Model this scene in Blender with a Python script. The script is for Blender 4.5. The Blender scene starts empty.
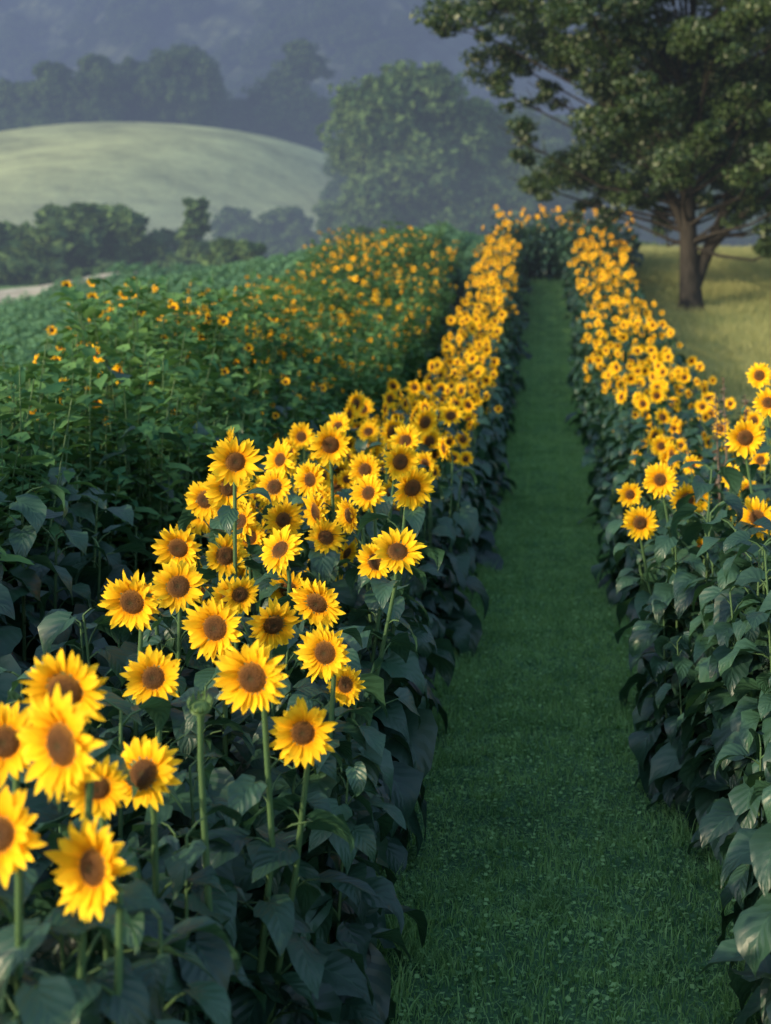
import bpy, math, random
import numpy as np
from mathutils import Vector, noise as mnoise
random.seed(7); rng=np.random.default_rng(7)
S=bpy.context.scene; COL=S.collection
S.view_settings.view_transform='Standard'
try: S.view_settings.look='None'
except Exception: pass
S.view_settings.exposure=0

# ------------------------------------------------------------------ materials
AIR_GLOW=(.175,.225,.36)  # airlight colour that the haze volume emits
def mat(name):
    m=bpy.data.materials.new(name); m.use_nodes=True
    nt=m.node_tree; nt.nodes.clear()
    out=nt.nodes.new('ShaderNodeOutputMaterial')
    return m,nt,out
def N(nt,t,**k):
    n=nt.nodes.new(t)
    for a,b in k.items(): setattr(n,a,b)
    return n
def ramp(nt,stops):
    r=N(nt,'ShaderNodeValToRGB'); e=r.color_ramp.elements
    while len(e)<len(stops): e.new(0.5)
    for i,(p,c) in enumerate(stops):
        e[i].position=p; e[i].color=(c[0],c[1],c[2],1)
    return r
def math_n(nt,op,a,b=None,clamp=False):
    n=N(nt,'ShaderNodeMath',operation=op,use_clamp=clamp)
    for i,x in enumerate((a,b)):
        if x is None: continue
        if isinstance(x,(int,float)): n.inputs[i].default_value=x
        else: nt.links.new(x,n.inputs[i])
    return n.outputs[0]
def mixc(nt,f,a,b,mode='MIX'):
    n=N(nt,'ShaderNodeMix',data_type='RGBA',blend_type=mode)
    if isinstance(f,(int,float)): n.inputs[0].default_value=f
    else: nt.links.new(f,n.inputs[0])
    for i,x in ((6,a),(7,b)):
        if isinstance(x,tuple): n.inputs[i].default_value=(x[0],x[1],x[2],1)
        else: nt.links.new(x,n.inputs[i])
    return n.outputs[2]
def surf(nt,out,color,rough=0.6,spec=0.4,transl=0.0,tcol=None,bump=None,bs=0.3,bd=0.01,cheap=False):
    L=nt.links
    p=N(nt,'ShaderNodeBsdfDiffuse' if cheap else 'ShaderNodeBsdfPrincipled'); ci=p.inputs[0]
    if isinstance(color,tuple): ci.default_value=(*color,1)
    else: L.new(color,ci)
    if not cheap:
        p.inputs['Roughness'].default_value=rough
        p.inputs['Specular IOR Level'].default_value=spec
    if bump is not None:
        b=N(nt,'ShaderNodeBump'); b.inputs['Strength'].default_value=bs; b.inputs['Distance'].default_value=bd
        L.new(bump,b.inputs['Height']); L.new(b.outputs[0],p.inputs['Normal'])
    if transl>0:
        t=N(nt,'ShaderNodeBsdfTranslucent')
        c=tcol if tcol is not None else color
        if isinstance(c,tuple): t.inputs[0].default_value=(*c,1)
        else: L.new(c,t.inputs[0])
        mx=N(nt,'ShaderNodeMixShader'); mx.inputs[0].default_value=transl
        L.new(p.outputs[0],mx.inputs[1]); L.new(t.outputs[0],mx.inputs[2]); L.new(mx.outputs[0],out.inputs[0])
    else: L.new(p.outputs[0],out.inputs[0])

def leaf_mat(name,dark,light,vein=True,rough=0.45,spec=0.5,transl=0.22,scale=1.7,cheap=False,detail=0.0,lo=.3,hi=.95):
    m,nt,out=mat(name); L=nt.links
    g=N(nt,'ShaderNodeNewGeometry'); no=N(nt,'ShaderNodeTexNoise'); no.inputs['Scale'].default_value=scale; no.inputs['Detail'].default_value=detail
    L.new(g.outputs['Position'],no.inputs['Vector'])
    f=math_n(nt,'ADD',math_n(nt,'MULTIPLY',no.outputs[0],0.8),math_n(nt,'MULTIPLY',g.outputs['Random Per Island'],0.55))
    r=ramp(nt,[(lo,dark),(hi,light)]); L.new(f,r.inputs[0])
    c=r.outputs[0]; bump=None
    if vein:
        uv=N(nt,'ShaderNodeUVMap'); sp=N(nt,'ShaderNodeSeparateXYZ'); L.new(uv.outputs[0],sp.inputs[0])
        au=math_n(nt,'ABSOLUTE',math_n(nt,'SUBTRACT',sp.outputs[0],0.5))
        mid=math_n(nt,'LESS_THAN',au,0.02)
        wv=math_n(nt,'MULTIPLY',math_n(nt,'POWER',au,0.8),3.6)
        ph=math_n(nt,'FRACT',math_n(nt,'SUBTRACT',math_n(nt,'MULTIPLY',sp.outputs[1],6.0),wv))
        side=math_n(nt,'LESS_THAN',math_n(nt,'ABSOLUTE',math_n(nt,'SUBTRACT',ph,0.5)),0.04)
        v=math_n(nt,'MAXIMUM',mid,math_n(nt,'MULTIPLY',side,0.6))
        c=mixc(nt,math_n(nt,'MULTIPLY',v,0.3),c,(light[0]*1.5,light[1]*1.4,light[2]*1.4))
        bump=math_n(nt,'ABSOLUTE',math_n(nt,'SUBTRACT',ph,0.5))
    surf(nt,out,c,rough,spec,transl,mixc(nt,0.5,c,(light[0]*1.6,light[1]*1.8,light[2]*0.6)),bump,0.5,0.007,cheap)
    return m

M_leaf=leaf_mat('sunflower_leaf',(0.009,0.031,0.024),(0.036,0.092,0.05),rough=.42,spec=.48,transl=.2)
M_leaf2=leaf_mat('bramble_leaf',(0.028,0.085,0.042),(0.10,0.20,0.07),vein=False,cheap=True)
M_soy=leaf_mat('soybean_leaf',(0.06,0.14,0.085),(0.13,0.26,0.14),vein=False,scale=0.35,cheap=True,detail=2)
M_tree=leaf_mat('tree_leaf',(0.013,0.033,0.019),(0.055,0.092,0.028),vein=False,scale=0.6,transl=0.3)
M_far=leaf_mat('far_tree_leaf',(0.03,0.07,0.035),(0.11,0.18,0.065),vein=False,scale=0.25,cheap=True)
M_grass=leaf_mat('mown_grass',(0.06,0.15,0.07),(0.30,0.50,0.20),vein=False,scale=2.6,transl=0.35,cheap=True,detail=4,lo=.40,hi=.90)
M_hay=leaf_mat('meadow_grass',(0.15,0.19,0.08),(0.38,0.36,0.16),vein=False,scale=0.5,transl=0.25,cheap=True,detail=3)

m,nt,out=mat('stem_green'); surf(nt,out,(0.055,0.11,0.04),0.6,0.3); M_stem=m
m,nt,out=mat('dry_stalk'); surf(nt,out,(0.14,0.10,0.07),0.8,0.2); M_dry=m
m,nt,out=mat('bract_green'); surf(nt,out,(0.08,0.15,0.05),0.6,0.3,0.15); M_bract=m
def petal_mat(name,a,b,cc):
    m,nt,out=mat(name); L=nt.links
    uv=N(nt,'ShaderNodeUVMap'); sp=N(nt,'ShaderNodeSeparateXYZ'); L.new(uv.outputs[0],sp.inputs[0])
    r=ramp(nt,[(0.0,a),(0.35,b),(1.0,cc)]); L.new(sp.outputs[1],r.inputs[0])
    g=N(nt,'ShaderNodeNewGeometry')
    st=math_n(nt,'SINE',math_n(nt,'MULTIPLY',sp.outputs[0],38.0))
    hs=N(nt,'ShaderNodeHueSaturation'); L.new(r.outputs[0],hs.inputs['Color'])
    L.new(math_n(nt,'ADD',math_n(nt,'MULTIPLY',g.outputs['Random Per Island'],0.35),0.80),hs.inputs['Value'])
    surf(nt,out,hs.outputs[0],0.55,0.25,0.38,hs.outputs[0],st,0.25,0.002,cheap=True)
    return m
M_petal=petal_mat('sunflower_petal',(0.76,0.28,0.01),(0.90,0.52,0.015),(0.92,0.63,0.035))
M_petalo=petal_mat('faded_petal',(0.65,0.28,0.01),(0.80,0.44,0.02),(0.85,0.52,0.03))
m,nt,out=mat('sunflower_disc'); L=nt.links
uv=N(nt,'ShaderNodeUVMap'); sp=N(nt,'ShaderNodeSeparateXYZ'); L.new(uv.outputs[0],sp.inputs[0])
g=N(nt,'ShaderNodeTexCoord'); vo=N(nt,'ShaderNodeTexVoronoi'); vo.inputs['Scale'].default_value=260; L.new(g.outputs['Object'],vo.inputs['Vector'])
r=ramp(nt,[(0.0,(0.05,0.04,0.012)),(0.3,(0.08,0.034,0.009)),(0.7,(0.12,0.05,0.01)),(1.0,(0.34,0.16,0.015))]); L.new(sp.outputs[1],r.inputs[0])
c=mixc(nt,math_n(nt,'MULTIPLY',vo.outputs['Distance'],0.7,True),r.outputs[0],(0.016,0.008,0.004))
surf(nt,out,c,0.8,0.2,bump=vo.outputs['Distance'],bs=0.8,bd=0.004)
M_disc=m
m,nt,out=mat('tree_bark'); L=nt.links
g=N(nt,'ShaderNodeTexCoord'); no=N(nt,'ShaderNodeTexNoise'); no.inputs['Scale'].default_value=5; no.inputs['Detail'].default_value=6
mp=N(nt,'ShaderNodeMapping'); mp.inputs['Scale'].default_value=(3,3,0.6); L.new(g.outputs['Object'],mp.inputs[0]); L.new(mp.outputs[0],no.inputs['Vector'])
r=ramp(nt,[(0.3,(0.010,0.009,0.007)),(0.7,(0.034,0.03,0.025))]); L.new(no.outputs[0],r.inputs[0])
surf(nt,out,r.outputs[0],0.9,0.2,bump=no.outputs[0],bs=0.8,bd=0.05); M_bark=m
m,nt,out=mat('terrain_ground'); L=nt.links
at=N(nt,'ShaderNodeVertexColor'); at.layer_name='zone'
g=N(nt,'ShaderNodeNewGeometry')
n1=N(nt,'ShaderNodeTexNoise'); n1.inputs['Scale'].default_value=0.07; n1.inputs['Detail'].default_value=9; n1.inputs['Roughness'].default_value=0.75; L.new(g.outputs['Position'],n1.inputs['Vector'])
n2=N(nt,'ShaderNodeTexNoise'); n2.inputs['Scale'].default_value=9; n2.inputs['Detail'].default_value=3; L.new(g.outputs['Position'],n2.inputs['Vector'])
k=math_n(nt,'ADD',math_n(nt,'MULTIPLY',n1.outputs[0],2.4),math_n(nt,'MULTIPLY',n2.outputs[0],0.7))
k=math_n(nt,'SUBTRACT',k,0.55)
cb=N(nt,'ShaderNodeCombineColor')
for i in range(3): L.new(k,cb.inputs[i])
c=mixc(nt,1.0,at.outputs[0],cb.outputs[0],'MULTIPLY')
surf(nt,out,c,0.95,0.1,bump=n1.outputs[0],bs=0.5,bd=1.2,cheap=True); M_ter=m
m,nt,out=mat('forest_canopy'); L=nt.links
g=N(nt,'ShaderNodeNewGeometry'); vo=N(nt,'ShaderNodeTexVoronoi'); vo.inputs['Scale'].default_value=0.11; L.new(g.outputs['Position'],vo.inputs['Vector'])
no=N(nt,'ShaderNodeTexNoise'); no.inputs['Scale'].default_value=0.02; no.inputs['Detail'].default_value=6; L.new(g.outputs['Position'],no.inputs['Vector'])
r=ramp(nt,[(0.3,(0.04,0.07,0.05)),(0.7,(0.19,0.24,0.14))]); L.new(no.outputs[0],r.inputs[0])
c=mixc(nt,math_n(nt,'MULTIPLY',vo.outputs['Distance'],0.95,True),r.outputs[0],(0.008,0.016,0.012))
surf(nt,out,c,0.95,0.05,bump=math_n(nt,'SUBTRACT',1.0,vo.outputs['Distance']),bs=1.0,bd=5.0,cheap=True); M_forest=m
m,nt,out=mat('dirt_track'); L=nt.links
g=N(nt,'ShaderNodeNewGeometry'); no=N(nt,'ShaderNodeTexNoise'); no.inputs['Scale'].default_value=1.5; L.new(g.outputs['Position'],no.inputs['Vector'])
r=ramp(nt,[(0.3,(0.26,0.25,0.20)),(0.7,(0.40,0.38,0.31))]); L.new(no.outputs[0],r.inputs[0]); surf(nt,out,r.outputs[0],0.95,0.1); M_dirt=m

# ------------------------------------------------------------------ terrain height
def sm(t):
    t=np.clip(t,0,1); return t*t*(3-2*t)
def H(x,y):
    x=np.asarray(x,float); y=np.asarray(y,float)
    z=0.0039*(np.clip(y,14,45)-14)**2+np.where(y>45,2.4*(1-np.exp(-(np.maximum(y,45)-45)/10)),0)
    z=z+0.5*sm((-x-1.8)/3)*sm((y-5)/18)
    z=z-0.20*np.clip(-x-4,0,18)*sm((y-18)/40)
    z=z+1.7*sm((y-56)/11)*sm((-x-12)/8)
    z=z*(1-0.45*sm((y-70)/28))
    z=z+10*sm((y-115)/85)
    A=32*np.exp(-np.abs((x+72)/np.where(x>-72,52,62))**2.0)
    z=z+A*sm((y-165)/125)*(1-0.5*sm((y-300)/120))
    z=z+sm((y-150)/60)*(1-sm((y-360)/60))*(1.6*np.sin(x*.05+y*.03)+1.0*np.sin(x*.11-y*.05+1))
    z=z+330*sm((y-400)/680)*(1+0.25*np.sin(x*0.006+1.2))+16*sm((y-430)/150)*np.sin(x*0.021+y*0.006)+8*sm((y-430)/150)*np.sin(x*0.05-y*0.013)
    z=z+0.02*np.sin(x*1.7+y*0.6)+0.015*np.sin(y*2.3-x)
    return z
def h(x,y): return float(H(x,y))

def mesh_np(name,V,F,mats,uv=None,mi=None,smooth=False):
    me=bpy.data.meshes.new(name)
    V=np.asarray(V,np.float32)
    if isinstance(F,np.ndarray):
        n=len(F);k=F.shape[1]
        me.vertices.add(len(V)); me.vertices.foreach_set('co',V.ravel())
        me.loops.add(n*k); me.loops.foreach_set('vertex_index',F.ravel().astype(np.int32))
        me.polygons.add(n); me.polygons.foreach_set('loop_start',np.arange(0,n*k,k,dtype=np.int32))
        try: me.polygons.foreach_set('loop_total',np.full(n,k,dtype=np.int32))
        except Exception: pass
        me.update(calc_edges=True)
    else:
        me.from_pydata(V.tolist(),[],F)
    for mm in mats: me.materials.append(mm)
    if mi is not None: me.polygons.foreach_set('material_index',np.asarray(mi,np.int32))
    if uv is not None:
        ul=me.uv_layers.new(name='UVMap'); li=np.zeros(len(me.loops),np.int32); me.loops.foreach_get('vertex_index',li)
        ul.data.foreach_set('uv',np.asarray(uv,np.float32)[li].ravel())
    if smooth: me.polygons.foreach_set('use_smooth',np.ones(len(me.polygons),bool))
    me.update(); return me
def obj(me,name,parent=None,loc=(0,0,0),rot=(0,0,0),scale=(1,1,1)):
    o=bpy.data.objects.new(name,me); COL.objects.link(o)
    o.location=loc; o.rotation_euler=rot; o.scale=scale if not isinstance(scale,(int,float)) else (scale,)*3
    if parent: o.parent=parent
    return o
def empty(name,loc=(0,0,0)):
    o=bpy.data.objects.new(name,None); COL.objects.link(o); o.empty_display_size=0.2; o.location=loc; return o
def grid(xs,ys,dz=0.0):
    X,Y=np.meshgrid(xs,ys); Z=H(X,Y)+dz
    V=np.stack([X.ravel(),Y.ravel(),Z.ravel()],1); nx=len(xs); ny=len(ys)
    i=np.arange((nx-1)*(ny-1)); r=i//(nx-1); c=i%(nx-1); a=r*nx+c
    return V,np.stack([a,a+1,a+nx+1,a+nx],1)
t=np.linspace(-1,1,261); xs=700*np.sinh(6*t)/math.sinh(6)
t=np.linspace(0,1,380); ys=-12+1500*(np.exp(4.3*t)-1)/(math.exp(4.3)-1)
V,F=grid(xs,ys)
me=mesh_np('terrain',V,F,[M_ter],smooth=True)
x,y=V[:,0],V[:,1]
C=np.zeros((len(V),4),np.float32); C[:,3]=1
soil=np.array([0.03,0.036,0.018]); path=np.array([0.07,0.15,0.07]); soy=np.array([0.05,0.12,0.06])
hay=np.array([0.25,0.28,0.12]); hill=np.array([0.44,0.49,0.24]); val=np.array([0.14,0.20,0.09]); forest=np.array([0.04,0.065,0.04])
C[:,:3]=soil
def put(mask,col):
    w=mask[:,None]; C[:,:3]=C[:,:3]*(1-w)+col*w
put(((x>-0.95)&(x<1.0)&(y<47)).astype(float),path)
put(sm((-x-4.5)/1.0)*(y>6),soy)
put(sm((x-2.3)/0.8),hay)
put(sm((y-60)/6)*sm((-x-13)/4),np.array([0.13,0.22,0.10]))
put(sm((y-68)/12),val)
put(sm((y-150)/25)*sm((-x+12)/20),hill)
put(sm((y-330)/60),forest)
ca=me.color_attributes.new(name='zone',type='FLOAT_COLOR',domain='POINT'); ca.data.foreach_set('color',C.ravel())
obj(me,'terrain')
xs2=np.linspace(-520,520,420); ys2=np.linspace(430,1150,300)
V,F=grid(xs2,ys2,0)
lump=np.zeros(len(V))
for f_,a_ in ((0.11,4.5),(0.045,7.0),(0.25,2.0)):
    lump+=a_*np.array([mnoise.noise(Vector((p[0]*f_,p[1]*f_,a_))) for p in V])
V[:,2]+=10+lump
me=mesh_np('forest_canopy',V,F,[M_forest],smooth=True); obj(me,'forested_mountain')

# ------------------------------------------------------------------ mesh builder
class MB:
    def __init__(s): s.v=[];s.f=[];s.m=[];s.uv=[];s.n=0
    def add(s,v,f,m,uv=None):
        s.v.append(np.asarray(v,float)); s.f+= [tuple(i+s.n for i in q) for q in f]; s.m+=[m]*len(f)
        s.uv.append(np.asarray(uv,float) if uv is not None else np.zeros((len(v),2))); s.n+=len(v)
    def mesh(s,name,mats,smooth=True):
        return mesh_np(name,np.concatenate(s.v),s.f,mats,np.concatenate(s.uv),s.m,smooth)
    def arr(s):
        T=[];M=[]
        for q,mi in zip(s.f,s.m):
            T.append(q[:3]); M.append(mi)
            if len(q)==4: T.append((q[0],q[2],q[3])); M.append(mi)
        return np.concatenate(s.v),np.array(T,np.int64),np.array(M),np.concatenate(s.uv)
class Bake:
    def __init__(s): s.V=[];s.T=[];s.M=[];s.U=[];s.n=0
    def put(s,var,x,y,sc=1.0,rz=None,tilt=.06,dz=-.02):
        V,T,M,U=random.choice(var); rz=R(-.5,.5) if rz is None else rz
        c,q=math.cos(rz)*sc,math.sin(rz)*sc; W=np.empty_like(V); tx,ty=R(-tilt,tilt),R(-tilt,tilt)
        W[:,2]=V[:,2]*sc+h(x,y)+dz; W[:,0]=V[:,0]*c-V[:,1]*q+x+V[:,2]*tx; W[:,1]=V[:,0]*q+V[:,1]*c+y+V[:,2]*ty
        s.V.append(W); s.T.append(T+s.n); s.M.append(M); s.U.append(U); s.n+=len(V)
    def make(s,name,mats):
        me=mesh_np(name,np.concatenate(s.V),np.concatenate(s.T),mats,np.concatenate(s.U),np.concatenate(s.M),True)
        print(name,len(me.polygons)); return obj(me,name)
def basis(n):
    n=np.asarray(n,float); n=n/np.linalg.norm(n)
    a=np.array([0,0,1.0]) if abs(n[2])<0.95 else np.array([1.0,0,0])
    t=np.cross(a,n); t/=np.linalg.norm(t); return n,t,np.cross(n,t)
def tube(mb,pts,rad,mat_i,sides=6):
    pts=[np.asarray(p,float) for p in pts]; V=[];F=[]
    for i,p in enumerate(pts):
        d=pts[min(i+1,len(pts)-1)]-pts[max(i-1,0)]; n,t,b=basis(d+1e-6)
        t=np.array([1.0,0,0])-n*n[0] if abs(n[0])<.9 else np.array([0,1.0,0])-n*n[1]
        t/=np.linalg.norm(t); b=np.cross(n,t)
        for k in range(sides):
            a=2*math.pi*k/sides; V.append(p+(t*math.cos(a)+b*math.sin(a))*rad[i])
    for i in range(len(pts)-1):
        for k in range(sides):
            k2=(k+1)%sides; F.append((i*sides+k,i*sides+k2,(i+1)*sides+k2,(i+1)*sides+k))
    mb.add(V,F,mat_i)
R=random.uniform
LOD=0
PVs=([0,.08,.2,.36,.54,.72,.88,1.0],[0,.2,.5,.8,1.0]); PWs=([.30,.82,1.0,.95,.74,.47,.2,.015],[.5,1.0,.8,.35,.02])
def leaf(mb,base,az,pitch,Ln,W,droop,mi=1):
    PV,PW=PVs[LOD],PWs[LOD]; us=(-1,-.5,0,.5,1) if LOD==0 else (-1,0,1); nu=len(us)
    d=np.array([math.cos(az),math.sin(az),0]); s0=np.array([-math.sin(az),math.cos(az),0]); z=np.array([0,0,1.0])
    roll=R(-.55,.55); fold=R(.05,.45); wav=R(.12,.36); ph=R(0,6); sway=R(-.6,.6)
    p=np.asarray(base,float).copy(); V=[];UV=[];F=[]
    for i,v in enumerate(PV):
        dr=d*math.cos(pitch)+z*math.sin(pitch); nn=-d*math.sin(pitch)+z*math.cos(pitch)
        s=s0*math.cos(roll)+nn*math.sin(roll); n2=-s0*math.sin(roll)+nn*math.cos(roll)
        w=W/2*PW[i]*R(.86,1.12)
        for u in us:
            q=p+s*u*w+n2*(fold*abs(u)*w+wav*w*math.sin(v*8+ph+u*2)*abs(u))
            if v<.1: q=q-dr*abs(u)*Ln*(.13 if i==0 else .06)
            V.append(q); UV.append((.5+u*.5,v))
        if i<len(PV)-1:
            st=(PV[i+1]-v)*Ln; p=p+dr*st+s0*sway*st*v; pitch-=droop*(PV[i+1]-v)
    for i in range(len(PV)-1):
        for k in range(nu-1): a=i*nu+k; F.append((a,a+1,a+nu+1,a+nu))
    mb.add(V,F,mi,UV)
def head(mb,c,n,Rd,pm=2,lod=None,bud=False):
    if lod is None: lod=LOD
    c=np.asarray(c,float); n,t,b=basis(n); rd=Rd*R(.38,.46)
    if bud: rd=Rd*.55
    rings=6 if lod==0 else 2; seg=20 if lod==0 else 8
    V=[c+n*rd*.22];UV=[(0,0)];F=[]
    for i in range(1,rings+1):
        q=i/rings
        for k in range(seg):
            a=2*math.pi*k/seg; rr=rd*q*R(.97,1.03)
            hh=rd*(.22+.10*math.sin(q*3.1)-.30*q**4)*R(.93,1.07)
            V.append(c+(t*math.cos(a)+b*math.sin(a))*rr+n*hh); UV.append((0,q))
    for k in range(seg): F.append((0,1+k,1+(k+1)%seg))
    for i in range(rings-1):
        for k in range(seg):
            k2=(k+1)%seg; F.append((1+i*seg+k,1+(i+1)*seg+k,1+(i+1)*seg+k2,1+i*seg+k2))
    mb.add(V,F,4 if bud else 3,UV)
    V=[c-n*rd*.55];F=[]
    rr_=((.5,-.45),(.95,-.12),(1.02,.0)) if lod==0 else ((1.0,0),)
    for i,(rr,hh) in enumerate(rr_):
        for k in range(seg):
            a=2*math.pi*k/seg; V.append(c+(t*math.cos(a)+b*math.sin(a))*rd*rr+n*rd*hh)
    for k in range(seg): F.append((0,1+(k+1)%seg,1+k))
    for i in range(len(rr_)-1):
        for k in range(seg):
            k2=(k+1)%seg; F.append((1+i*seg+k,1+i*seg+k2,1+(i+1)*seg+k2,1+(i+1)*seg+k))
    mb.add(V,F,4)
    def petal(a,r0,Lp,W,el,mi,curl,tw):
        d=t*math.cos(a)+b*math.sin(a); s=-t*math.sin(a)+b*math.cos(a)
        st=[0,.25,.55,.82,1.0]; ww=[.5,.95,1.0,.6,.03] if mi!=4 else [1,.9,.6,.3,.03]
        if lod: st=[0,.45,1.0]; ww=[.5,1,.04]
        p=c+d*r0+n*rd*.02; e=el; V=[];UV=[];F=[]
        sd=R(-.25,.25)
        for i,v in enumerate(st):
            dr=d*math.cos(e)+n*math.sin(e)+s*sd*v; nn=-d*math.sin(e)+n*math.cos(e)
            ss=s*math.cos(tw*v)+nn*math.sin(tw*v)
            for u in ((-1,0,1) if not lod else (-1,1)):
                V.append(p+ss*u*W*.5*ww[i]+nn*(abs(u)*W*.16*ww[i])); UV.append((.5+u*.5,v))
            if i<len(st)-1: p=p+dr*(st[i+1]-v)*Lp; e+=curl*(st[i+1]-v)
        nu=3 if not lod else 2
        for i in range(len(st)-1):
            for k in range(nu-1): q=i*nu+k; F.append((q,q+1,q+nu+1,q+nu))
        mb.add(V,F,mi,UV)
    if not bud:
        n1=21 if lod==0 else 11
        Lp=Rd*1.04-rd*.9; droopy=R(-.25,.3)
        for layer in range(2):
            for k in range(n1+layer*2):
                if random.random()<.04: continue
                a=2*math.pi*(k+.5*layer+R(-.32,.32))/(n1+layer*2)
                petal(a,rd*(.9),Lp*R(.76,1.18)*(1 if layer else .9),Rd*R(.19,.27)*(1.0 if lod==0 else 1.5),(.40 if layer==0 else .12)+R(-.15,.28)-droopy*.5,pm,R(-.85,.4),R(-.65,.65))
    if lod==0:
        for k in range(14):
            a=2*math.pi*(k+R(-.2,.2))/14
            petal(a,rd*.9,Rd*(R(.3,.5) if not bud else R(.7,1.0)),Rd*.22,(-.15+R(-.2,.2)) if not bud else 1.0,4,(R(-.8,.2) if not bud else 1.6),0)
def stem_leaves(mb,pts,zlo,zhi,nl,Ls,mi=1,petl=(.07,.16)):
    pts=[np.asarray(p,float) for p in pts]
    def at(z):
        for a,b in zip(pts[:-1],pts[1:]):
            if a[2]<=z<=b[2]: return a+(b-a)*((z-a[2])/(b[2]-a[2]+1e-9))
        return pts[-1]
    a0=R(0,6.28)
    for i in range(nl):
        q=(i+R(-.3,.3))/max(nl-1,1); z=zlo+(zhi-zlo)*max(0,min(1,q)); p=at(z)
        az=a0+i*2.4+R(-.4,.4); pl=R(*petl)*(1.2-.5*q); pp=R(.25,.8)
        d=np.array([math.cos(az)*math.cos(pp),math.sin(az)*math.cos(pp),math.sin(pp)])
        e=p+d*pl
        if LOD==0: tube(mb,[p,p+d*pl*.5+np.array([0,0,.01]),e],[.005,.004,.003],0,3)
        Ln=R(*Ls)*(1.18-.52*q*q); leaf(mb,e,az+R(-.3,.3),R(-.5,.3)-(1-q)*.3,Ln,Ln*R(.58,.8),R(.8,2.0),mi)
def face_dir(spread=.4):
    az=math.radians(-103)+random.gauss(0,spread); el=random.gauss(.04,.27)
    return np.array([math.cos(az)*math.cos(el),math.sin(az)*math.cos(el),math.sin(el)])
MATS=[M_stem,M_leaf,M_petal,M_disc,M_bract]
def stalk(c,n,lean=.1):
    c=np.asarray(c,float); n=np.asarray(n)
    b=np.array([R(-lean,lean),R(0,lean)+.03,0])
    neck=c-n*.07+np.array([0,0,-.09]); base=np.array([c[0],c[1],0])+b-n*np.array([.1,.1,0])
    m1=base*.65+neck*.35+np.array([R(-.035,.035),R(-.03,.03),0]); m2=base*.3+neck*.7+np.array([R(-.025,.025),R(-.02,.02),0])
    return [base,m1,m2,neck,c-n*.045+np.array([0,0,-.02]),c-n*.015]
def mk_var(cnt,small=1.0):
    out=[]
    for k in range(cnt):
        mb=MB(); n=face_dir(.6); top=np.array([0,0,R(1.26,1.64)])
        st=stalk(top,n); tube(mb,st,[.011,.010,.008,.007,.007,.010],0,5 if LOD==0 else 3); head(mb,top,n,R(.074,.115)*small)
        stem_leaves(mb,st,.12,top[2]-.12,14,(.18,.30))
        for j in range(random.choice([0,1,1,2])):
            n=face_dir(.7); c=np.array([R(-.2,.2),R(-.2,.15),top[2]-R(.08,.3)])
            root=st[2]+np.array([0,0,-.25]); tube(mb,[root,(root+c)/2+np.array([0,.02,.0]),c-n*.06+np.array([0,0,-.06]),c-n*.01],[.007,.006,.006,.008],0,4 if LOD==0 else 3)
            head(mb,c,n,R(.05,.092)*small,bud=random.random()<.14)
        out.append(mb.arr())
    return out
def mk_leafy(cnt):
    out=[]
    for k in range(cnt):
        mb=MB(); top=np.array([R(-.05,.05),R(-.05,.05),R(1.05,1.42)])
        st=[np.zeros(3),top*.5+np.array([R(-.03,.03),R(-.03,.03),0]),top]; tube(mb,st,[.011,.009,.005],0,5 if LOD==0 else 3)
        stem_leaves(mb,st,.06,top[2],23,(.17,.30)); out.append(mb.arr())
    return out
def mk_bushy(cnt):
    out=[]
    for k in range(cnt):
        mb=MB(); ht=R(1.3,1.7)
        for s in range(7):
            e=np.array([R(-.35,.35),R(-.35,.35),ht*R(.8,1.05)]); st=[np.array([e[0]*.2,e[1]*.2,0]),e*np.array([.6,.6,.55]),e]
            tube(mb,st,[.008,.006,.003],0,3)
            for i in range(32):
                q=R(.2,1); p=(st[0]+(st[1]-st[0])*(q/.55) if q<.55 else st[1]+(st[2]-st[1])*((q-.55)/.45))
                leaf(mb,p+np.array([R(-.06,.06),R(-.06,.06),0]),R(0,6.28),R(-.2,.7),R(.06,.15),R(.035,.085),R(.3,1.3),1)
            if k<3:
              for j in range(random.choice([0,1,1,2])):
                c=e+np.array([R(-.1,.1),R(-.1,.1),R(-.1,.12)]); n=face_dir(.9); head(mb,c,n,R(.02,.042),lod=1)
        out.append(mb.arr())
    return out
LOD=0; VAR=mk_var(16); LVAR=mk_leafy(12)
LOD=1; VARf=mk_var(18); VARs=mk_var(10,.76); LVARf=mk_leafy(6); BVAR=mk_bushy(9)
BPL=BVAR[3:]
LOD=0
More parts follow.
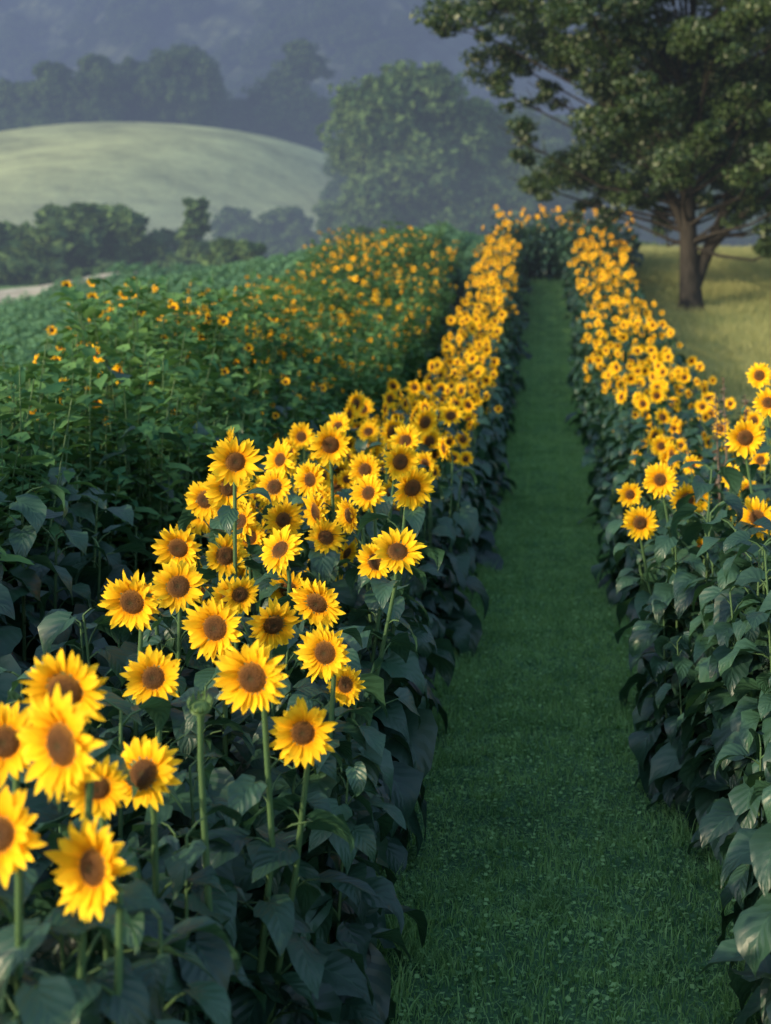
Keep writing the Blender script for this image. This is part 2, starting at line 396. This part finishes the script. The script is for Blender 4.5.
# ------------------------------------------------------------------ hero sunflowers (X, Y, Z, radius)
HERO=[(-.966,3.0,1.576,.106),(-1.104,3.45,1.579,.098),(-1.0,3.35,1.384,.07),(-.992,3.7,1.31,.09),(-.889,2.95,1.348,.098),(-1.054,2.9,1.43,.088),
(-1.202,4.6,1.342,.088),(-.80,4.1,1.457,.103),(-.678,4.2,1.28,.09),(-1.377,5.0,1.503,.10),(-1.078,4.9,1.436,.10),(-1.346,5.5,1.469,.095),
(-1.468,6.0,1.54,.096),(-1.344,6.3,1.463,.09),(-1.06,6.0,1.532,.096),(-.943,5.2,1.388,.09),(-.806,5.3,1.446,.096),(-.719,4.9,1.355,.09),
(-.572,5.8,1.553,.10),(-.603,6.8,1.697,.10),(-1.281,6.2,1.867,.105),(-1.374,6.5,1.728,.098),(-1.175,7.5,1.665,.095),(-1.06,7.4,1.847,.10),
(-1.403,6.9,1.531,.096),(-1.36,7.7,1.748,.096),(-1.587,7.0,1.621,.095),(-1.223,7.0,1.527,.095),(-1.023,7.6,1.402,.095),(-1.062,6.2,1.338,.085),
(-.748,6.6,1.392,.09),(-.693,5.2,1.18,.068),(-.735,7.6,1.746,.095),(-.984,8.2,1.651,.095),(-1.52,5.7,1.40,.08),(-1.24,5.9,1.36,.075),
(-1.19,3.3,1.50,.085),(-1.40,6.6,1.66,.085),(-.90,6.9,1.56,.085),(-.86,7.3,1.62,.09),(-1.12,5.5,1.44,.07),(-1.30,7.2,1.66,.085),
(.69,9.0,1.518,.108),(.871,9.2,1.376,.10),(.557,8.8,1.285,.10),(.527,9.3,1.396,.08),(1.133,8.5,1.805,.108),(1.13,8.0,1.413,.105),(1.338,9.0,1.98,.09),(1.5,10.5,2.1,.09)]
for (X,Y,Z,r) in HERO:
    E=empty('sunflower',(X,Y,0)); n=face_dir(.38 if Y>5 else .18)
    if X>0: n[2]*=.5; n[0]*=.8
    elif Y<5: n[2]*=.6
    c=np.array([0,0,Z])
    st=stalk(c,n,.06)
    if X>0:
        st[0][0]+=.35; st[1][0]+=.22; st[2][0]+=.08
    elif X>-.75: st[0][0]-=.25; st[1][0]-=.14; st[2][0]-=.05
    mb=MB(); tube(mb,st,[.012,.011,.009,.008,.008,.012],0,8); obj(mb.mesh('stem',MATS),'stem',E)
    mb=MB(); head(mb,c,n,r*1.05); obj(mb.mesh('flower_head',MATS),'flower_head',E)
    mb=MB(); stem_leaves(mb,st,.15,Z-(.15 if Y>5 else .27),18,(.16,.26)); obj(mb.mesh('leaves',MATS),'leaves',E)
E=empty('sunflower_bud',(-.897,3.9,0)); n=np.array([.1,-.5,.85]); n/=np.linalg.norm(n); c=np.array([0,0,1.425]); mb=MB(); st=stalk(c,n,.03)
tube(mb,st,[.013,.012,.01,.008,.008,.01],0,8); head(mb,c,n,.05,bud=True); obj(mb.mesh('stem_and_bud',MATS),'stem_and_bud',E)

# ------------------------------------------------------------------ rows
row=Bake(); y=1.9
while y<47:
    near=y<14; wob=.07*math.sin(y*1.3)+.05*math.sin(y*2.9)
    for xc in (-.98,-1.24,-1.5,-1.72):
        x=xc+R(-.1,.1)+wob; yy=y+R(-.12,.12)
        if yy<6.9: row.put(LVAR,x,yy,R(.84,1.0) if yy<5 else R(.86,1.06),R(0,6.28))
        elif random.random()<.9: row.put(VAR if near else VARf,x,yy,R(.86,1.13))
        else: row.put(LVAR if near else LVARf,x,yy,R(.9,1.1),R(0,6.28))
        if xc>-1.1 and random.random()<.9: row.put(LVAR if near else LVARf,x+R(-.03,.16),yy+.12,R(.6,.95),R(0,6.28))
    y+=.25 if y<20 else .34
row.make('sunflower_row',MATS)
row=Bake(); y=3.6
while y<46:
    near=y<14; wob=.08*math.sin(y*1.1+2)+.05*math.sin(y*2.3)
    for xc in (1.02,1.3,1.6,1.9,2.2):
        x=xc+R(-.1,.1)+wob; yy=y+R(-.12,.12)
        if yy<9.3: row.put(LVAR,x,yy,R(.95,1.22),R(0,6.28))
        elif random.random()<(.36 if yy<20 else .6): row.put(VAR if near else VARf,x,yy,R(.85,1.12))
        else: row.put(LVAR if near else LVARf,x,yy,R(.9,1.05),R(0,6.28))
        if xc<1.1 and random.random()<.9: row.put(LVAR if near else LVARf,x-R(-.03,.18),yy+.12,R(.62,1.0),R(0,6.28))
        if xc<1.1 and yy<10: row.put(LVAR,x-R(.08,.2),yy+.05,R(.7,1.05),R(0,6.28))
    y+=.26 if y<20 else .34
row.make('sunflower_row',MATS)
row=Bake()
for i in range(60): row.put(VARs,R(-1.6,3.0),R(48,52),R(.95,1.25))
for i in range(150): row.put(LVARf,R(-1.3,2.2),R(46.2,49),R(.9,1.25),R(0,6.28))
row.make('sunflower_hedge',MATS)
row=Bake(); bus=Bake(); y=3.2
while y<43:
    w=2.0+1.6*min(1,max(0,(y-12)/18))
    nx=int(w/.36)
    for k in range(nx):
        x=-2.45-k*.36+R(-.14,.14)-.01*max(0,y-15); yy=y+R(-.15,.15)
        if y<9: row.put(LVAR,x,yy,R(1.1,1.3)+(.15 if k>1 else 0),R(0,6.28))
        elif y<20:
            if k<3: row.put(LVAR if y<14 else LVARf,x,yy,R(1.0,1.3),R(0,6.28))
            if k<4 and random.random()<.10*min(1,(y-8)/6): row.put(VARs,x,yy,R(1.2,1.45))
            bus.put(BVAR if random.random()<min(1,(y-7)/9) else BPL,x,yy,R(1.0,1.3) if k<2 else R(1.15,1.6),R(-.5,.5))
        else:
            p=.10+.30*min(1,(y-20)/8)
            if random.random()<p: row.put(VARs,x,yy,R(.95,1.2))
            else: bus.put(BVAR,x,yy,R(.95,1.3),R(-.5,.5))
    y+=.38
for i in range(90): bus.put(BPL,R(-4.6,-2.8),R(5.5,9.5),R(1.1,1.4),R(-.5,.5))
row.make('wild_sunflower_row',MATS); bus.make('wild_border_bushes',[M_stem,M_leaf2,M_petalo,M_disc,M_bract])
for (x,y_,z_) in ((1.25,11,1.95),(1.38,11.6,2.05),(1.6,12,1.9)):
    E=empty('dry_weed',(x,y_,h(x,y_))); mb=MB(); tube(mb,[(0,0,0),(.03,0,z_*.6),(.0,.02,z_)],[.01,.008,.004],0,5)
    for i in range(40):
        zz=z_*R(.6,1); leaf(mb,(R(-.02,.02),R(-.02,.02),zz),R(0,6.28),R(0,1),R(.03,.06),R(.015,.03),R(0,1),0)
    obj(mb.mesh('stalk',[M_dry]),'stalk',E)

# ------------------------------------------------------------------ grass etc (patches of blades)
def blades(name,size,n,hr,wr,mt,broad=0):
    P=rng.uniform(-size/2,size/2,(n,2)); a=rng.uniform(0,6.28,n); l=rng.uniform(*hr,n); w=rng.uniform(*wr,n); ln=rng.uniform(.2,1.0,n)*l; b=rng.uniform(0,6.28,n)
    l=l*(1+.5*np.sin(P[:,0]*19+P[:,1]*7)*np.sin(P[:,1]*17))
    base=np.c_[P,np.zeros(n)]; s=np.c_[np.cos(a),np.sin(a),np.zeros(n)]*w[:,None]; d=np.c_[np.cos(b),np.sin(b),np.zeros(n)]
    m_=base+d*(ln*.3)[:,None]+np.c_[np.zeros((n,2)),l*.6]; tp=base+d*ln[:,None]+np.c_[np.zeros((n,2)),l]
    V=np.stack([base-s,base+s,m_+s*.8,m_-s*.8,tp+s*.08,tp-s*.08],1).reshape(-1,3)
    i=np.arange(n)*6; F=np.concatenate([np.stack([i,i+1,i+2,i+3],1),np.stack([i+3,i+2,i+4,i+5],1)])
    if broad:
        n=broad; c=np.c_[rng.uniform(-size/2,size/2,(n,2)),rng.uniform(.012,.05,n)]; u=rng.normal(0,1,(n,3)); u[:,2]*=.25; u/=np.linalg.norm(u,axis=1)[:,None]
        v=np.cross(u,np.c_[rng.normal(0,.3,(n,2)),np.ones(n)]); q=rng.uniform(.006,.014,n)[:,None]
        k0=len(V); V=np.concatenate([V,np.stack([c-u*q,c+v*q*.8,c+u*q,c-v*q*.8],1).reshape(-1,3)])
        j=k0+np.arange(n)*4; F=np.concatenate([F,np.stack([j,j+1,j+2,j+3],1)])
    return mesh_np(name,V,F,[mt])
def slope_rot(x,y):
    sx=(h(x+.3,y)-h(x-.3,y))/.6; sy=(h(x,y+.3)-h(x,y-.3))/.6
    return (math.atan(sy),-math.atan(sx),0)
G=[blades('grass_patch',.54,900,(.02,.06),(.0015,.0035),M_grass,330) for _ in range(6)]
TU=[blades('grass_tuft',.22,110,(.08,.2),(.002,.004),M_grass,30) for _ in range(3)]
gp=empty('grass_path')
for y in np.arange(3.8,48,.5):
    for x in np.arange(-1.0,1.2,.5):
        rx,ry,_=slope_rot(x,y); e=1.35 if abs(x)>.7 else 1
        obj(random.choice(G),'grass_patch',gp,(x,y,h(x,y)-.002),(rx,ry,0),(random.choice((-1,1)),random.choice((-1,1)),R(.75,1.35)*e))
for i in range(230):
    y=4+40*random.random()**1.4; x=random.choice((-1,1))*R(.6,.95)+.08
    obj(random.choice(TU),'grass_tuft',gp,(x,y,h(x,y)-.005),(0,0,R(0,6.28)),R(.4,.85))
for i in range(70):
    y=4+25*random.random()**1.4; x=R(-.6,.7)
    obj(random.choice(TU),'grass_tuft',gp,(x,y,h(x,y)-.005),(0,0,R(0,6.28)),(R(.5,1),R(.5,1),R(.25,.45)))
HP=[blades('meadow_patch',2.05,2200,(.08,.28),(.003,.007),M_hay) for _ in range(3)]
gp=empty('meadow_grass')
for y in np.arange(12,66,2.0):
    for x in np.arange(3.5,3.5+max(4,y*.30),2.0):
        rx,ry,_=slope_rot(x,y); obj(random.choice(HP),'meadow_patch',gp,(x,y,h(x,y)-.01),(rx,ry,0),(random.choice((-1,1)),random.choice((-1,1)),R(.7,1.2)))
def leafquads(c,nrm,size):
    n=len(c); nrm=nrm/np.linalg.norm(nrm,axis=1)[:,None]; r_=rng.normal(0,1,(n,3)); u=np.cross(nrm,r_); u/=np.linalg.norm(u,axis=1)[:,None]; v=np.cross(nrm,u)
    s=size[:,None]; V=np.stack([c-u*s,c+v*s*.55-nrm*s*.12,c+u*s,c-v*s*.55-nrm*s*.12],1).reshape(-1,3)
    i=np.arange(n)*4; return V,np.stack([i,i+1,i+2,i+3],1)
P=np.array([(-36,60.5),(-29,61.2),(-24,62.3),(-20.5,64.5),(-18,68),(-17,73)]); V=[];F=[]
tt=np.linspace(0,5,41); px=np.interp(tt,range(6),P[:,0]); py=np.interp(tt,range(6),P[:,1])
for i in range(41):
    j0=max(i-1,0);j1=min(i+1,40); d=np.array([px[j1]-px[j0],py[j1]-py[j0]]); d/=np.linalg.norm(d); nrm=np.array([-d[1],d[0]])
    for u in (-1.4,-.5,.5,1.4):
        q=np.array([px[i],py[i]])+nrm*u; V.append((q[0],q[1],h(*q)+.09))
for i in range(40):
    for k in range(3): a=i*4+k; F.append((a,a+1,a+5,a+4))
obj(mesh_np('dirt_track',V,F,[M_dirt],smooth=True),'dirt_track')
SP=[]
for k in range(4):
    n=1300; c=np.c_[rng.uniform(-1.05,1.05,(n,2)),np.zeros(n)]; c[:,2]=.45+.12*np.sin(c[:,0]*9)+rng.uniform(-.14,.1,n)
    nn=rng.normal(0,.55,(n,3)); nn[:,2]=1; W,FF=leafquads(c,nn,rng.uniform(.05,.09,n)); SP.append(mesh_np('soybean_patch',W,FF,[M_soy]))
sf=empty('soybean_field')
for y in np.arange(9,72,2.1):
    xst=-5.2-1.5*min(1,max(0,(y-12)/18)) if y<44 else -2.6
    for x in np.arange(xst,-6-y*.42,-2.1):
        if y<14 and x<-9: continue
        if min((x-px)**2+(y-py)**2)<6.5 or (x<-14 and y>np.interp(x,px,py)-1.2): continue
        rx,ry,_=slope_rot(x,y); obj(random.choice(SP),'soybean_patch',sf,(x,y,h(x,y)-.05),(rx,ry,0),(random.choice((-1,1)),random.choice((-1,1)),R(.9,1.15)))

# ------------------------------------------------------------------ trees
def crown(clumps,dens,lsize,flat=.7):
    Cs=[];Ns=[];Sz=[]
    for (c,r) in clumps:
        n=int(dens*r*r); c=np.asarray(c)
        ns=max(6,int(9*r)); sc=rng.normal(0,1,(ns,3)); sc/=np.linalg.norm(sc,axis=1)[:,None]; sc*=(rng.uniform(.2,1.0,ns)**.6)[:,None]*r; sc[:,2]*=.8
        sr=rng.uniform(.22,.5,ns)*r
        k=rng.integers(0,ns,n); d=rng.normal(0,1,(n,3)); d/=np.linalg.norm(d,axis=1)[:,None]
        rad=rng.uniform(.1,1.5,n)**.5
        off=d*(rad*sr[k])[:,None]; off[:,2]*=flat
        Cs.append(c+sc[k]+off); nn=d*.5+rng.normal(0,.5,(n,3)); nn[:,2]+=.5; Ns.append(nn); Sz.append(rng.uniform(lsize*.6,lsize*1.3,n))
    return leafquads(np.concatenate(Cs),np.concatenate(Ns),np.concatenate(Sz))
TX,TY=4.06,42.0; TZ=h(TX,TY)
T=empty('tree',(TX,TY,TZ))
cl=[]
for (X,Z,r) in [(-6.4,10.9,1.0),(-5.2,10.3,1.1),(-3.9,11.0,1.5),(-2.6,9.7,1.3),(-1.4,11.3,1.7),(-3.9,9.2,.7),(-4.7,7.7,.8),(-3.6,6.9,1.0),(-2.6,7.3,1.3),(-4.4,6.6,.7),(-5.0,9.0,.5),
    (-1.3,8.2,1.7),(.3,9.8,1.9),(0,7.3,1.6),(1.7,10.6,1.8),(1.5,8.4,1.7),(2.3,6.8,1.6),(.9,6.1,1.0),(-1.4,6.3,1.0),(-2.6,6.0,.8),(-1.2,12.9,2.0),(-3.7,12.6,1.8),(1.4,13.4,2.2),(3.7,10,2.0),(3.7,7.9,1.8),(2.3,5.3,.9),(-.6,5.6,.6),(4.6,12,2.0),(0,15,2.0),(-5.8,12.0,1.2),(3.6,5.9,1.2),(2.9,4.9,.7)]:
    Z-=TZ
    cl.append(((X,R(-1.2,1.2),Z),r*1.0))
    if r>1.1: cl.append(((X*.85+R(-.4,.4),R(2,3.4),Z+R(-.5,.5)),r*.8)); cl.append(((X*.85+R(-.4,.4),R(-3.4,-2),Z+R(-.3,.6)),r*.65))
V,F=crown(cl,1500,.08,.6); obj(mesh_np('crown',V,F,[M_tree]),'crown',T)
mb=MB()
tube(mb,[(0,0,-.3),(.02,0,.25),(-.02,0,1.0),(-.05,0,2.0),(-.1,0,3.2),(.05,.1,5),(.1,0,7),(0,0,10)],[.52,.34,.28,.25,.21,.15,.1,.04],0,12)
tube(mb,[(0,.1,.4),(.35,.1,1.3),(.75,.1,2.2),(1.25,.2,3.4),(1.7,.2,5),(2.2,.2,7.5)],[.24,.2,.16,.13,.09,.04],0,10)
tube(mb,[(.4,.1,1.5),(1.1,-.2,2.3),(2.1,-.3,3.2),(3.2,-.2,4.8)],[.12,.1,.07,.03],0,8)
tube(mb,[(-.08,0,2.0),(-.5,-.1,3.0),(-1.1,-.1,4.0),(-2.2,0,5.4),(-3.4,0,7.2)],[.15,.12,.1,.07,.03],0,8)
tube(mb,[(-.05,0,1.5),(-.25,.1,2.6),(-.75,.2,3.6),(-1.9,.3,4.3)],[.11,.09,.06,.03],0,8)
for (c,r) in cl:
    c=np.array(c); z0=max(1.8,c[2]*.6); s=np.array([-.08,0,z0]); k1=R(.4,.6); md=s*(1-k1)+c*k1+np.array([R(-.3,.3),R(-.3,.3),R(-.5,-.05)])
    tube(mb,[s,(s+md)/2+np.array([R(-.15,.15),0,R(-.1,.2)]),md,c,c+(c-md)*.3],[.06,.05,.035,.022,.008],0,5)
    for j in range(3): tube(mb,[md*.3+c*.7,c+np.array([R(-r,r),R(-r,r),R(-r*.5,r*.7)])*.8],[.02,.006],0,4)
obj(mb.mesh('trunk_and_limbs',[M_bark]),'trunk_and_limbs',T)

def far_tree(ht,wd,nclump,conif=False):
    cl=[]
    for i in range(nclump):
        q=R(.15,1) if not conif else R(.05,1)**1.1; prof=(math.sin(math.pi*min(1,(q*.85+.12)))**.6) if not conif else (1-q)*1.1+.05
        a=R(0,6.28); rr=wd/2*prof*R(.15,.85); cl.append(((math.cos(a)*rr,math.sin(a)*rr,ht*q*.93),wd*R(.13,.24)*(.5+.5*prof)))
    V,F=crown(cl,200,.36); n0=len(V)
    mb=MB(); mb.v=[V]; mb.f=[tuple(q) for q in F]; mb.m=[1]*len(F); mb.uv=[np.zeros((n0,2))]; mb.n=n0
    tube(mb,[(0,0,-1),(0,0,ht*.4),(0,0,ht*.85)],[ht*.02,ht*.014,ht*.004],0,6)
    for (c,r) in cl[::2]: tube(mb,[(0,0,c[2]*.6),c],[ht*.006,ht*.002],0,4)
    return mb.mesh('tree',[M_bark,M_far],False)
FT=[far_tree(17,13,44),far_tree(19,16,54),far_tree(15,14,44),far_tree(20,13,50)]
BUSH=[far_tree(6,6.5,26),far_tree(5,7,26)]; CON=far_tree(9,5.2,44,True)
def ft(name,me,x,y,s,parent=None,sz=None,dz=-.6): return obj(me,name,parent,(x,y,h(x,y)+dz),(0,0,R(0,6.28)),(s,s,sz or s))
ft('oak_tree',FT[1],-13.0,150,1.15,sz=1.25); ft('oak_tree',FT[3],-8.2,156,1.1,sz=1.0); ft('oak_tree',FT[2],-17.0,162,1.0,sz=1.0)
ft('oak_tree',FT[0],-3.2,150,1.0,sz=.85); ft('oak_tree',FT[0],-11,165,1.1)
ft('cedar_tree',CON,-22.8,98,1.1,sz=1.05)
ft('bush_tree',BUSH[0],-29.5,100,1.5); ft('bush_tree',BUSH[1],-33,97,1.4); ft('bush_tree',BUSH[0],-36.5,100,1.35); ft('bush_tree',BUSH[1],-27.4,108,1.45); ft('bush_tree',BUSH[0],-31.5,104,1.6)
tl=empty('distant_tree_line')
for x in np.arange(-170,-69,3.2): ft('far_tree',random.choice(FT),x+R(-2,2),302+R(-10,14),R(.8,1.15) if x>-125 else R(.9,1.25),tl)
for x in np.arange(-72,-48,4): ft('far_tree',random.choice(FT),x+R(-2,2),318+R(-5,14),R(.5,.7),tl)
for x in np.arange(-60,-8,4.5): ft('far_tree',random.choice(FT),x+R(-2,2),335+R(-15,40),R(.9,1.4),tl)
for x in np.arange(-2,110,4): ft('far_tree',random.choice(FT),x+R(-2,2),175+R(-10,25),R(.7,1.0),tl)
for x in np.arange(-30,60,5): ft('far_tree',random.choice(FT),x+R(-2,2),235+R(-8,30),R(.8,1.2),tl)
hd=empty('hedgerow')
for x in np.arange(-38,12,2.0): ft('hedge_bush',random.choice(BUSH),x+R(-1,1),92+R(-6,8),R(.5,.9),hd)
for i in range(12):
    x=R(-48,-24); ft('hedge_bush',random.choice(BUSH),x,R(150,185),R(.6,1.1),hd)
for i in range(900):
    x=R(-280,240); y=R(400,860); obj(random.choice(FT),'far_tree',tl,(x,y,h(x,y)+2),(0,0,R(0,6.28)),[R(.7,1.3)]*3)

# ------------------------------------------------------------------ valley air: homogeneous haze and low mist volumes, glowing in place of scattered light
def haze(name,SG,col,box):
    m=bpy.data.materials.new(name); m.use_nodes=True; nt=m.node_tree; nt.nodes.clear(); out=nt.nodes.new('ShaderNodeOutputMaterial')
    va=nt.nodes.new('ShaderNodeVolumeAbsorption'); va.inputs['Color'].default_value=(0,0,0,1); va.inputs['Density'].default_value=SG
    em=nt.nodes.new('ShaderNodeEmission'); em.inputs[0].default_value=(*col,1); em.inputs[1].default_value=SG
    ad=nt.nodes.new('ShaderNodeAddShader'); nt.links.new(va.outputs[0],ad.inputs[0]); nt.links.new(em.outputs[0],ad.inputs[1]); nt.links.new(ad.outputs[0],out.inputs['Volume'])
    x0,x1,y0,y1,z0,z1=box
    V=[(x0,y0,z0),(x1,y0,z0),(x1,y1,z0),(x0,y1,z0),(x0,y0,z1),(x1,y0,z1),(x1,y1,z1),(x0,y1,z1)]
    F=[(0,3,2,1),(4,5,6,7),(0,1,5,4),(1,2,6,5),(2,3,7,6),(3,0,4,7)]
    obj(mesh_np(name,V,F,[m]),name)
haze('valley_haze',.0018,AIR_GLOW,(-420,420,72,1300,-20,520))
haze('low_mist',.0030,(.20,.25,.30),(-400,400,28,420,-15,17))

# ------------------------------------------------------------------ light
az=math.radians(232); el=math.radians(18)
sd=Vector((math.sin(az)*math.cos(el),math.cos(az)*math.cos(el),math.sin(el)))
sl=bpy.data.lights.new('sun','SUN'); sl.energy=5.0; sl.angle=math.radians(.6); sl.color=(1,.81,.52)
so=bpy.data.objects.new('sun',sl); COL.objects.link(so); so.rotation_euler=(-sd).to_track_quat('-Z','Y').to_euler(); so.location=(-20,-20,20)
w=bpy.data.worlds.new('World'); S.world=w; w.use_nodes=True; nt=w.node_tree; nt.nodes.clear()
sk=nt.nodes.new('ShaderNodeTexSky'); sk.sky_type='NISHITA'; sk.sun_disc=False; sk.sun_elevation=el; sk.sun_rotation=az
bg=nt.nodes.new('ShaderNodeBackground'); bg.inputs[1].default_value=.42; o=nt.nodes.new('ShaderNodeOutputWorld')
nt.links.new(sk.outputs[0],bg.inputs[0]); nt.links.new(bg.outputs[0],o.inputs[0])

# ------------------------------------------------------------------ camera
cam=bpy.data.cameras.new('camera'); co=bpy.data.objects.new('camera',cam); COL.objects.link(co)
co.location=(0,0,2.4); co.rotation_euler=(math.radians(90),0,0)
cam.sensor_fit='VERTICAL'; cam.sensor_height=36; cam.lens=52.73; cam.shift_x=-.156; cam.shift_y=-.175
cam.clip_start=.1; cam.clip_end=3000
cam.dof.use_dof=True; cam.dof.focus_distance=5.8; cam.dof.aperture_fstop=2.6
S.camera=co
print('objects',len(bpy.data.objects))
